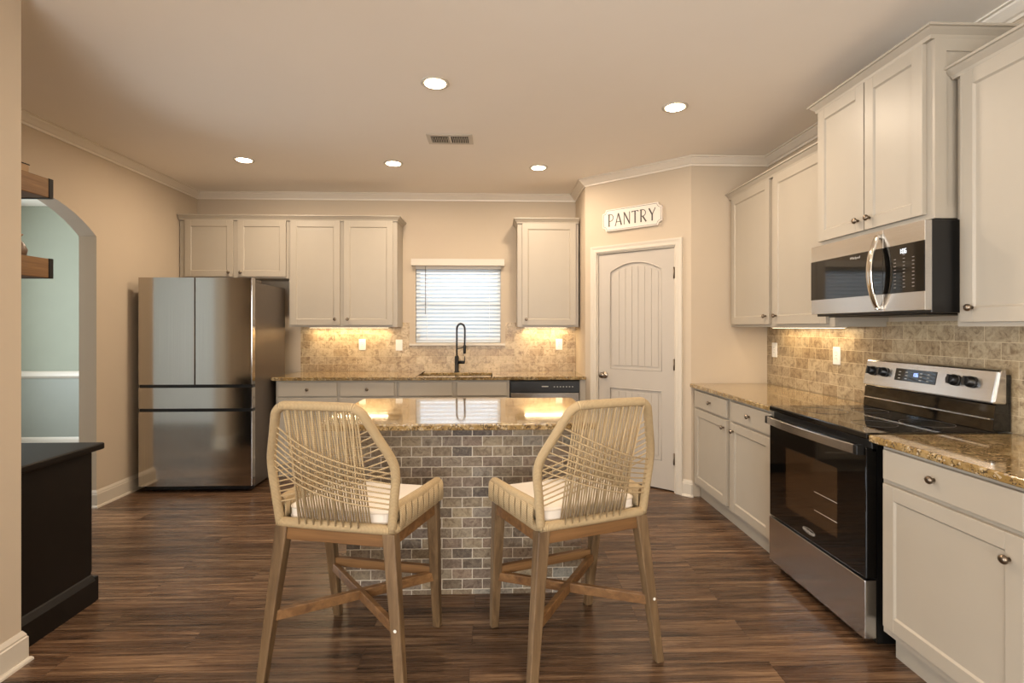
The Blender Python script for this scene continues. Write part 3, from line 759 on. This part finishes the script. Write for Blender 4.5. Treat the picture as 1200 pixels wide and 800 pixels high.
# handle: curved steel bar
hp = []
for i in range(13):
    u = i/12; hp.append((.018+(RW-.036)*u, -.062-.020*(1-(2*u-1)**2), .845))
b = MB(); m = len(hp)
for i, (x, y, z) in enumerate(hp):
    b.v += [(x, y, z-.021), (x, y, z+.021), (x, y+.012, z+.021), (x, y+.012, z-.021)]
for i in range(m-1):
    for k in range(4): b.f.append((i*4+k, i*4+(k+1) % 4, (i+1)*4+(k+1) % 4, (i+1)*4+k)); b.sm.append(False)
b.f.append((0, 1, 2, 3)); b.f.append(tuple(4*(m-1)+k for k in (3, 2, 1, 0))); b.sm += [False]*2
b.build('door_handle', 'steelh', od, bevel=.003)
for x in (.014, RW-.040): MB().box(x, x+.026, -.064, -.03, .824, .866).build('handle_bracket', 'black', od, bevel=.003)
MB().box(.006, RW-.006, -.034, .018, .045, .293).build('storage_drawer', 'steelh', rg, bevel=.003)
# backguard
b = MB(); yb0, yb1 = RDp-.075, RDp-.005
b.prism([(yb0-.012, .921), (yb0, 1.035), (yb0+.02, 1.045), (yb1, 1.045), (yb1, .921)], .0, RW, 'yz'); b.box(.0, RW, yb0+.045, yb1, 1.04, 1.165)
b.build('backguard_base', 'bglass', rg, bevel=.002)
MB().box(0.01, RW-.01, yb0-.018, yb0-.006, .972, .978).build('backguard_trim', 'steelh', rg)
pn = MB(); pn.prism([(yb0-.016, 1.040), (yb0+.012, 1.178), (yb0+.022, 1.188), (yb0+.05, 1.190), (yb0+.05, 1.036)], -.004, RW+.004, 'yz')
pan = pn.build('control_panel', 'steelh', rg, bevel=.010, seg=3)
tl = math.atan2(.028, .138)
def onpan(x, z, dy=0):    # point on the sloping face: z measured up the face from its lower edge
    return (x, yb0-.016+z*math.sin(tl)-dy*math.cos(tl), 1.040+z*math.cos(tl)+dy*math.sin(tl))
ds = MB().box(-.128, .128, -.001, .001, -.032, .032).build('display', 'bglass', pan, loc=onpan(.355, .082, .001), rot=(-tl, 0, 0), bevel=.0008)
def digit_strokes(mb, ch, x, z, w, h, y):
    S7 = {'0': 'abcdef', '1': 'bc', '6': 'acdefg', '2': 'abged'}
    T = w*.18
    seg = {'a': (x, x+w, z+h-T, z+h), 'd': (x, x+w, z, z+T), 'g': (x, x+w, z+h/2-T/2, z+h/2+T/2), 'b': (x+w-T, x+w, z+h/2, z+h), 'c': (x+w-T, x+w, z, z+h/2), 'f': (x, x+T, z+h/2, z+h), 'e': (x, x+T, z, z+h/2)}
    if ch == ':':
        mb.box(x, x+T, y-.0005, y, z+h*.2, z+h*.35).box(x, x+T, y-.0005, y, z+h*.62, z+h*.77); return T*2.2
    for k in S7[ch]: a = seg[k]; mb.box(a[0], a[1], y-.0005, y, a[2], a[3])
    return w*1.35
b = MB(); x = -.012
for ch in '1:06': x += digit_strokes(b, ch, x, -.004, .008, .018, -.0012)
b.build('clock_digits', 'ledblue', ds)
for i in range(5):
    for j in range(3):
        if i != 2: MB().box(-.104+i*.045, -.090+i*.045, -.0016, -.0011, -.021+j*.017, -.018+j*.017).build('touch_mark', 'mark', ds)
for x in (.066, .150, .585, .668):
    kb = MB().lathe([(.026, .000), (.026, -.012), (.0225, -.016), (.021, -.030), (.018, -.032)], (0, 0, 0), 24, 'y').box(-.005, .005, -.040, -.030, -.021, .021)
    kb.build('knob', 'black', pan, loc=onpan(x, .085, .0), rot=(-tl, 0, 0))
def text_mesh(txt, size, name, mat, parent, loc, rot, ext=.0004, xscale=1.0, label=None):
    cu = bpy.data.curves.new(name, 'FONT'); cu.body = txt; cu.size = size; cu.extrude = ext; cu.align_x = 'CENTER'; cu.align_y = 'CENTER'
    o = bpy.data.objects.new(name, cu); COL.objects.link(o)
    dg_ = bpy.context.evaluated_depsgraph_get(); me = bpy.data.meshes.new_from_object(o.evaluated_get(dg_))
    bpy.data.objects.remove(o); me.materials.clear(); me.materials.append(M[mat])
    o = bpy.data.objects.new(name, me); COL.objects.link(o); o.location = loc; o.rotation_euler = rot; o.scale = (xscale, 1, 1)
    if parent: o.parent = parent
    return o
text_mesh('Whirlpool', .022, 'lettering', 'mark', od, (.375, -.0312, .345), (PI/2, 0, 0))
# side-mounted ring around the oven badge
b = MB(); b.tube([(.375+.050*math.cos(2*PI*i/32), -.0312, .347+.013*math.sin(2*PI*i/32)) for i in range(32)], .0007, 4, closed=True)
b.build('badge_ring', 'mark', od)

# ------------------------------------------------------------------ microwave
MX, MY1, MW, MZ, MH = 1.765, 2.838, .765, 1.428, .385
mw = thing('microwave', 'stainless over-range microwave under the raised cabinet', 'microwave', (MX, MY1, MZ), RZ)
MDp = XR-.014-MX
MB().box(.003, MW-.003, .03, MDp, 0.0, MH).build('microwave_body', 'black', mw, bevel=.003)
sp_ = MW*.70
dd = MB().box(0, sp_-.001, 0, .03, .012, MH-.002).build('door', 'steelh', mw, bevel=.0012, seg=1)
MB().box(.0, sp_-.002, -.002, .001, .090, MH-.085).build('door_window', 'bglass', dd)
text_mesh('Whirlpool', .017, 'lettering', 'mark', dd, (sp_*.66, -.0024, MH-.105), (PI/2, 0, 0))
kp = MB().box(sp_+.001, MW, 0, .03, .012, MH-.002).build('control_panel', 'steelh', mw, bevel=.0012, seg=1)
MB().box(sp_+.001, MW, -.002, .001, .090, MH-.085).build('keypad', 'bglass', kp)
b = MB(); x = sp_+.095
for ch in '1:06': x += digit_strokes(b, ch, x, MH-.125, .010, .020, -.0024)
b.build('clock_digits', 'led', kp)
b = MB()
for j in range(10):
    for i in range(3):
        if (i, j) in ((0, 9), (2, 9)): continue
        b.box(sp_+.066+i*.050, sp_+.078+i*.050, -.0026, -.0022, .113+j*.0155, .116+j*.0155)
b.build('keypad_marks', 'markdim', kp)
# bowed handle
b = MB(); hp = []
for i in range(15):
    u = i/14; hp.append((sp_-.022, -.014-.040*math.sin(PI*u)**.75, .022+(MH-.044)*u))
m = len(hp)
for i, (x, y, z) in enumerate(hp):
    wv = .012+.005*math.sin(PI*i/14)
    b.v += [(x-wv, y, z), (x+wv, y, z), (x+wv, y+.012, z), (x-wv, y+.012, z)]
for i in range(m-1):
    for k in range(4): b.f.append((i*4+k, i*4+(k+1) % 4, (i+1)*4+(k+1) % 4, (i+1)*4+k)); b.sm.append(k in (0, 2))
b.f.append((0, 1, 2, 3)); b.f.append(tuple(4*(m-1)+k for k in (3, 2, 1, 0))); b.sm += [False]*2
for z in (.030, MH-.030): b.box(sp_-.034, sp_-.012, -.018, 0, z-.010, z+.010)
b.build('door_handle', 'chrome', dd, bevel=.003)
MB().box(.06, MW-.06, .06, MDp-.05, -.006, 0).build('vent_grille', 'blackmatte', mw)

# ------------------------------------------------------------------ island
IX0, IX1, IY0, IY1 = -.756, .445, 2.67, 3.24
isd = thing('kitchen_island', 'kitchen island base clad in tumbled stone bricks', 'island', ((IX0+IX1)/2, IY0, 0))
wI = (IX1-IX0)/2
MB().box(-wI+.011, wI-.011, .011, IY1-IY0, 0, .884).build('island_body', 'cab', isd)
MB().box(-wI, wI, 0, .0105, 0, .884).build('brick_front', 'brickx', isd)
MB().box(-wI, -wI+.0105, .0105, IY1-IY0, 0, .884).build('brick_side', 'bricky', isd)
MB().box(wI-.0105, wI, .0105, IY1-IY0, 0, .884).build('brick_side', 'bricky', isd)
tx0, tx1, ty0, ty1, rr_ = -.835, .500, 2.437, 3.333, .045
poly = arc(tx0+rr_, ty0+rr_, rr_, 180, 270, 6)+arc(tx1-rr_, ty0+rr_, rr_, 270, 360, 6)+arc(tx1-rr_, ty1-rr_, rr_, 0, 90, 6)+arc(tx0+rr_, ty1-rr_, rr_, 90, 180, 6)
counter('island_countertop', poly, 'polished granite slab on top of the stone-brick island', .8845, .916, .006)

# ------------------------------------------------------------------ stools
def V3(a, b, t): return tuple(a[i]+(b[i]-a[i])*t for i in range(3))
def curve(pts, n=6):
    """Catmull-Rom through points"""
    P = [Vector(p) for p in pts]; P = [P[0]*2-P[1]]+P+[P[-1]*2-P[-2]]; out = []
    for i in range(1, len(P)-2):
        for k in range(n):
            t = k/n; a, b_, c, d = P[i-1], P[i], P[i+1], P[i+2]
            out.append(.5*((2*b_)+(c-a)*t+(2*a-5*b_+4*c-d)*t*t+(3*b_-a-3*c+d)*t**3))
    out.append(P[-2]); return out
def make_stool(label):
    t = thing('counter_stool', label, 'stool', (0, 0, 0), 0, None)
    # legs: top centre -> foot centre
    legs = [((-.222, -.192, .600), (-.288, -.238, 0)), ((.222, -.192, .600), (.288, -.238, 0)), ((-.258, .168, .600), (-.248, .255, 0)), ((.258, .168, .600), (.248, .255, 0))]
    def leg(a, c, wt, wb):
        q = lambda p, w: [(p[0]-w, p[1]-w, p[2]), (p[0]+w, p[1]-w, p[2]), (p[0]+w, p[1]+w, p[2]), (p[0]-w, p[1]+w, p[2])]
        return MB().hexa(q(c, wb), q(a, wt))
    LG = []
    for a, c in legs: LG.append(leg(a, c, .0255, .0175).build('leg', 'stoolwood', t, bevel=.005))
    MB().lathe([(.006, 0), (.006, .002)], (0, 0, 0), 12, 'y').build('screw_cap', 'plate', LG[1], loc=(.262, -.2455, .262))
    # apron rails
    def rail(p, q, h=.05, w=.024, mat='stoolwood_h', name='apron_rail'):
        p, q = Vector(p), Vector(q); d = (q-p); d.z = 0; d.normalize(); s = Vector((-d.y, d.x, 0))*w/2; u = Vector((0, 0, h/2))
        bot = [p-s-u, q-s-u, q+s-u, p+s-u]; top = [p-s+u, q-s+u, q+s+u, p+s+u]
        return MB().hexa([tuple(v) for v in bot], [tuple(v) for v in top]).build(name, mat, t, bevel=.003)
    zr = .572
    rail((-.215, -.198, zr), (.215, -.198, zr)); rail((-.25, .172, zr), (.25, .172, zr))
    rail((-.228, -.18, zr), (-.262, .155, zr)); rail((.228, -.18, zr), (.262, .155, zr))
    # crossing stretchers and footrest, level at .25
    def at(leg_i, z): a, c = legs[leg_i]; k = z/.600; return (c[0]+(a[0]-c[0])*k, c[1]+(a[1]-c[1])*k, z)
    rail(at(0, .25), at(3, .25), .040, .024, name='cross_stretcher'); rail(at(1, .249), at(2, .249), .040, .022, name='cross_stretcher')
    rail(at(2, .275), at(3, .275), .040, .026, name='footrest')
    # rope-wrapped seat edge
    b = MB()
    loop = [(-.238, -.212, .613), (0, -.216, .613), (.238, -.212, .613), (.248, -.19, .613), (.279, .17, .613), (.27, .192, .613), (-.27, .192, .613), (-.279, .17, .613), (-.248, -.19, .613)]
    b.tube([(x*.975, y*.97, z) for x, y, z in resample(loop+[loop[0]], 80)[:-1]], .019, 10, closed=True)
    b.build('seat_rope_edge', 'ropewrap', t)
    MB().box(-.232, .232, -.19, .165, .600, .612).build('seat_webbing', 'underside', t)
    # seat cushion
    cp_ = arc(-.215+.04, -.185+.04, .04, 180, 270, 5)+arc(.215-.04, -.185+.04, .04, 270, 360, 5)+arc(.240-.04, .175-.04, .04, 0, 90, 5)+arc(-.240+.04, .175-.04, .04, 90, 180, 5)
    cu = MB().prism(cp_, .618, .670, 'xy').build('seat_cushion', 'cushion', t, bevel=.014, seg=4)
    b = MB()
    for z in (.626, .662): b.tube([(x*1.004, y*1.004, z) for x, y in cp_], .003, 6, closed=True)
    b.build('piping', 'piping', cu)
    # side arms: rail tube with rope wrapped down to the seat edge
    for s in (-1, 1):
        b = MB(); top = resample([(s*.236, -.20, .690), (s*.262, 0, .690), (s*.277, .168, .690), (s*.279, .185, .676), (s*.279, .188, .615)], 40)
        b.tube(top, .020, 10)
        b.build('arm_rail', 'ropewrap', t)
        b = MB(); nst = 40
        for i in range(nst):
            u = (i+.5)/nst
            if i % 5 == 4: continue
            x = s*(.252+.042*u); y = -.19+.375*u
            b.tube([(x+s*.006, y, .612), (x+s*.008, y, .66), (x+s*.004, y, .693)], .0043, 6)
            b.tube([(x-s*.030, y, .612), (x-s*.030, y, .686)], .0040, 5)
        b.build('arm_cords', 'cord', t)
    # back frame: rope-wrapped hexagonal hoop
    bl_, tl_, ml_ = (-.232, -.205, .606), (-.164, -.325, 1.080), (-.259, -.224, .852)
    br_, tr_, mr_ = [(-p[0], p[1], p[2]) for p in (bl_, tl_, ml_)]
    f = [bl_, V3(bl_, ml_, .5), V3(bl_, ml_, .85), V3(ml_, tl_, .12), V3(ml_, tl_, .5), V3(ml_, tl_, .78), (-.170, -.316, 1.060), (-.145, -.324, 1.079), (-.108, -.329, 1.085), (.108, -.329, 1.085), (.145, -.324, 1.079), (.170, -.316, 1.060), V3(mr_, tr_, .78), V3(mr_, tr_, .5), V3(mr_, tr_, .12), V3(br_, mr_, .85), V3(br_, mr_, .5), br_]
    b = MB(); b.tube(curve(f, 5), .0172, 12); b.build('back_frame', 'ropewrap', t, label='rope-wrapped back hoop')
    # vertical cords, two layers
    for lay, (nt, off, sh) in enumerate(((27, .014, 0), (9, -.010, .016))):
        b = MB()
        for i in range(nt):
            u = (i+.5)/nt*2-1
            xt_, xb_ = u*(.150 if lay == 0 else .142)+sh, u*(.150 if lay == 0 else .138)-sh
            a = (xt_, -.329+off, 1.083); c = (xb_, -.212+off, .612)
            b.tube([a, V3(a, c, .5), c], .0036, 5)
        b.build('vertical_cords', 'cord', t)
    def side_pt(s, z):
        pts = [bl_, ml_, tl_]
        if z < ml_[2]: k = (z-bl_[2])/(ml_[2]-bl_[2]); p = V3(bl_, ml_, k)
        else: k = (z-ml_[2])/(tl_[2]-ml_[2]); p = V3(ml_, tl_, k)
        return (p[0]*-s, p[1], p[2])
    for s in (-1, 1):
        b = MB(); nn = 8
        for i in range(nn):
            u = i/(nn-1)
            p = side_pt(s, 1.005-.165*u); q = side_pt(-s, .825-.135*u)
            mid1 = V3(p, q, .33); mid2 = V3(p, q, .66)
            yy = .042 if s > 0 else -.028
            m1 = (mid1[0], mid1[1]-.030+yy, mid1[2]-.012); m2 = (mid2[0], mid2[1]-.022+yy, mid2[2]-.014)
            b.tube(curve([p, m1, m2, q], 5), .0031, 5)
        b.build('crossing_cords', 'cord', t)
    return t
A1, A2 = -.229, .363
st = make_stool('left woven-rope counter stool with cream cushion, angled right at the island')
st.location = (-.563, 2.198, 0); st.rotation_euler = (0, 0, A1)
dup(st, (.318, 2.229, 0), A2, 'right woven-rope counter stool with cream cushion, angled left at the island')
for o in [o for o in bpy.data.objects if o.name.startswith('counter_stool')]: o['group'] = 'counter stools at the island'

# ------------------------------------------------------------------ left side: sideboard, shelves
sb = thing('sideboard', 'black sideboard with moulded base against the near left wall', 'sideboard', (-2.475, YN+.03, 0))
MB().box(-.46, .46, .0, .45, .12, .752).build('cabinet_body', 'darkwood', sb, bevel=.002)
MB().sweep([(-.46, .45), (-.46, 0), (.46, 0), (.46, .45)], [(0, .0), (-.022, 0), (-.022, .105), (-.014, .118), (-.006, .130), (0, .135)]).build('base_moulding', 'darkwood', sb)
MB().box(-.48, .48, .45, .472, 0, .12).build('plinth_front', 'darkwood', sb, bevel=.003)
MB().box(-.495, .495, -.02, .495, .752, .786).build('sideboard_top', 'darkwood', sb, bevel=.008, seg=3)
for x0, x1 in ((-.45, -.005), (.005, .45)):
    d_ = MB().box(x0, x1, .451, .468, .14, .74).build('door', 'darkwood', sb, bevel=.003)
    MB().lathe([(.010, .468), (.013, .485), (.009, .492)], (x1-.04 if x0 < 0 else x0+.04, 0, .48), 12, 'y').build('knob', 'bronze', d_)
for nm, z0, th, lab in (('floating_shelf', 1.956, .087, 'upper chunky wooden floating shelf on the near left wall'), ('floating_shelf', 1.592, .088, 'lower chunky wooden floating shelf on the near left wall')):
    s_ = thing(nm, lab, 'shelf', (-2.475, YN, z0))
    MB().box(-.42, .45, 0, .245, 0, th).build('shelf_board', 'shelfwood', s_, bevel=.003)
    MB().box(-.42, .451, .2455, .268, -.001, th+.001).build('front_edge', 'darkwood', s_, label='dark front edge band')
vs = MB().lathe([(.030, 0), (.036, .006), (.040, .03), (.030, .055), (.018, .07), (.014, .082), (.024, .094), (.026, .098)], (0, 0, 0), 20).build('patterned_vase', 'vase', loc=(-2.10, 2.345, 1.681))
tag(vs, 'small brown patterned glass vase on the lower floating shelf', 'vase')
bx = thing('decor_box', 'small pale box with dark rims on the upper floating shelf', 'box', (-2.125, 2.335, 2.0445))
MB().box(-.07, .05, -.06, .045, .004, .045).build('box_body', 'tan', bx)
MB().box(-.073, .053, -.063, .048, 0, .004).build('bottom_rim', 'darkwood', bx); MB().box(-.073, .053, -.063, .048, .045, .049).build('lid', 'darkwood', bx)

# ------------------------------------------------------------------ ceiling fixtures
def downlight(label, x, y, p=1.0, group=None):
    t = thing('recessed_light', label, 'ceiling light', (x, y, H), 0, group)
    MB().lathe([(.078, -.0005), (.080, -.004), (.074, -.007), (.060, -.006), (.058, -.0015)], (0, 0, 0), 36).build('trim_ring', 'trim', t)
    MB().lathe([(.057, -.0062), (.057, -.0078)], (0, 0, 0), 36).build('lens', 'lamp', t)
    area('recessed_lamp', (0, 0, -.012), .11, P_DOWN*p, WARM, (0, 0, 0), shape='DISK', parent=t)
downlight('round recessed ceiling light, frontmost near the middle', -.335, 2.924)
downlight('round recessed ceiling light in front of the pantry corner', 1.12, 3.192)
downlight('round recessed ceiling light above the refrigerator side, leftmost', -2.051, 4.315)
downlight('round recessed ceiling light, middle of the back row', -.847, 4.364)
downlight('round recessed ceiling light nearest the back right cabinet', .374, 4.439)
for x, y in ((.35, 1.35), (.35, -1.0)):
    downlight('added round recessed ceiling light outside the view', x, y, P_ADDED_LAMP/26, 'added recessed lights outside the view')
vt = thing('ceiling_vent', 'white rectangular louvred air vent in the ceiling', 'vent', (-.325, 3.79, H))
MB().box(-.165, .165, -.10, .10, -.006, -.0005).build('frame', 'trim', vt, bevel=.003)
MB().box(-.135, .135, -.062, .062, -.0068, -.006).build('duct_opening', 'gap', vt)
b = MB()
for i in range(22):
    x = -.130+i*.0124
    if 10 <= i <= 11: continue
    b.quad_block([(x, -.062, -.0069), (x+.006, -.062, -.012), (x+.006, .062, -.012), (x, .062, -.0069), (x+.0012, -.062, -.0069), (x+.0072, -.062, -.012), (x+.0072, .062, -.012), (x+.0012, .062, -.0069)],
                 [(0, 1, 2, 3), (7, 6, 5, 4), (0, 4, 5, 1), (2, 6, 7, 3), (1, 5, 6, 2)])
b.box(-.008, .010, -.062, .062, -.013, -.0069)
b.build('louvres', 'trim', vt)

# ------------------------------------------------------------------ pantry sign
SC, SZ, SWd, SHt = .478, 2.325, .565, .195
sg = thing('pantry_sign', 'white PANTRY sign on the wall above the pantry door', 'sign', (PA.x+dv.x*SC, PA.y+dv.y*SC, SZ), ang)
def signpoly(w, h, c):
    a, b_ = w/2, h/2; P = []
    for cx_, cy_, a0 in ((a, b_, 270), (-a, b_, 0), (-a, -b_, 90), (a, -b_, 180)):
        pts = arc(cx_, cy_, c, a0, a0-90, 5); P += pts
    return P
board = MB().prism(signpoly(SWd, SHt, .034), -.022, -.001).build('board', 'sign', sg, bevel=.002, seg=1)
bp = signpoly(SWd-.022, SHt-.022, .034)
MB().tube([(x, -.0225, z) for x, z in bp], .0016, 5, closed=True).build('border_line', 'ink', board)
def ribbon(mb, pts, w):
    P = [Vector(p) for p in pts]; L, R_ = [], []
    for i, p in enumerate(P):
        d = (P[min(i+1, len(P)-1)]-P[max(i-1, 0)]).normalized(); nn = Vector((-d.y, d.x))*w/2; L.append(p+nn); R_.append(p-nn)
    for i in range(len(P)-1): mb.prism([tuple(L[i]), tuple(L[i+1]), tuple(R_[i+1]), tuple(R_[i])], -.0242, -.0221)
def letter(ch):
    K, T = .145, .075
    el = lambda cx, cy, rx, ry, a0, a1, n=12: [(cx+rx*math.cos(math.radians(a0+(a1-a0)*i/n)), cy+ry*math.sin(math.radians(a0+(a1-a0)*i/n))) for i in range(n+1)]
    return {'P': ([([(.12, 0), (.12, 1)], K), ([(.0, .975), (.3, .975)], T)] + [([(.28, .975)]+el(.28, .70, .27, .275, 90, -90)+[(.12, .425)], T), ([(.02, .02), (.22, .02)], T)], .6),
            'A': ([([(.06, 0), (.36, 1)], T), ([(.36, 1), (.68, 0)], K), ([(.14, .30), (.56, .30)], T), ([(.0, .02), (.13, .02)], T)], .76),
            'N': ([([(.08, 0), (.08, 1)], T), ([(.08, .97), (.62, .05)], K), ([(.62, 0), (.62, 1)], T), ([(0, .975), (.12, .975)], T)], .72),
            'T': ([([(.32, 0), (.32, .97)], K), ([(.0, .97), (.64, .97)], T), ([(.02, .97), (.02, .88)], T), ([(.62, .97), (.62, .88)], T)], .66),
            'R': ([([(.12, 0), (.12, 1)], K), ([(.0, .975), (.3, .975)], T), ([(.28, .975)]+el(.28, .72, .27, .255, 90, -90)+[(.12, .465)], T), ([(.28, .46), (.62, .0)], K)], .72),
            'Y': ([([(.04, 1), (.34, .48)], K), ([(.64, 1), (.34, .48)], T), ([(.34, .52), (.34, 0)], K)], .66)}[ch]
tot = sum(letter(c)[1]+.12 for c in 'PANTRY')-.12; hL = .108; sx = (SWd*.80)/tot; x = -SWd*.40
for ch in 'PANTRY':
    st_, w_ = letter(ch); b = MB()
    for pts, tk in st_: ribbon(b, [(x+p[0]*sx, -hL/2+p[1]*hL) for p in pts], tk*sx*.85)
    b.build('letter', 'ink', board); x += (w_+.12)*sx
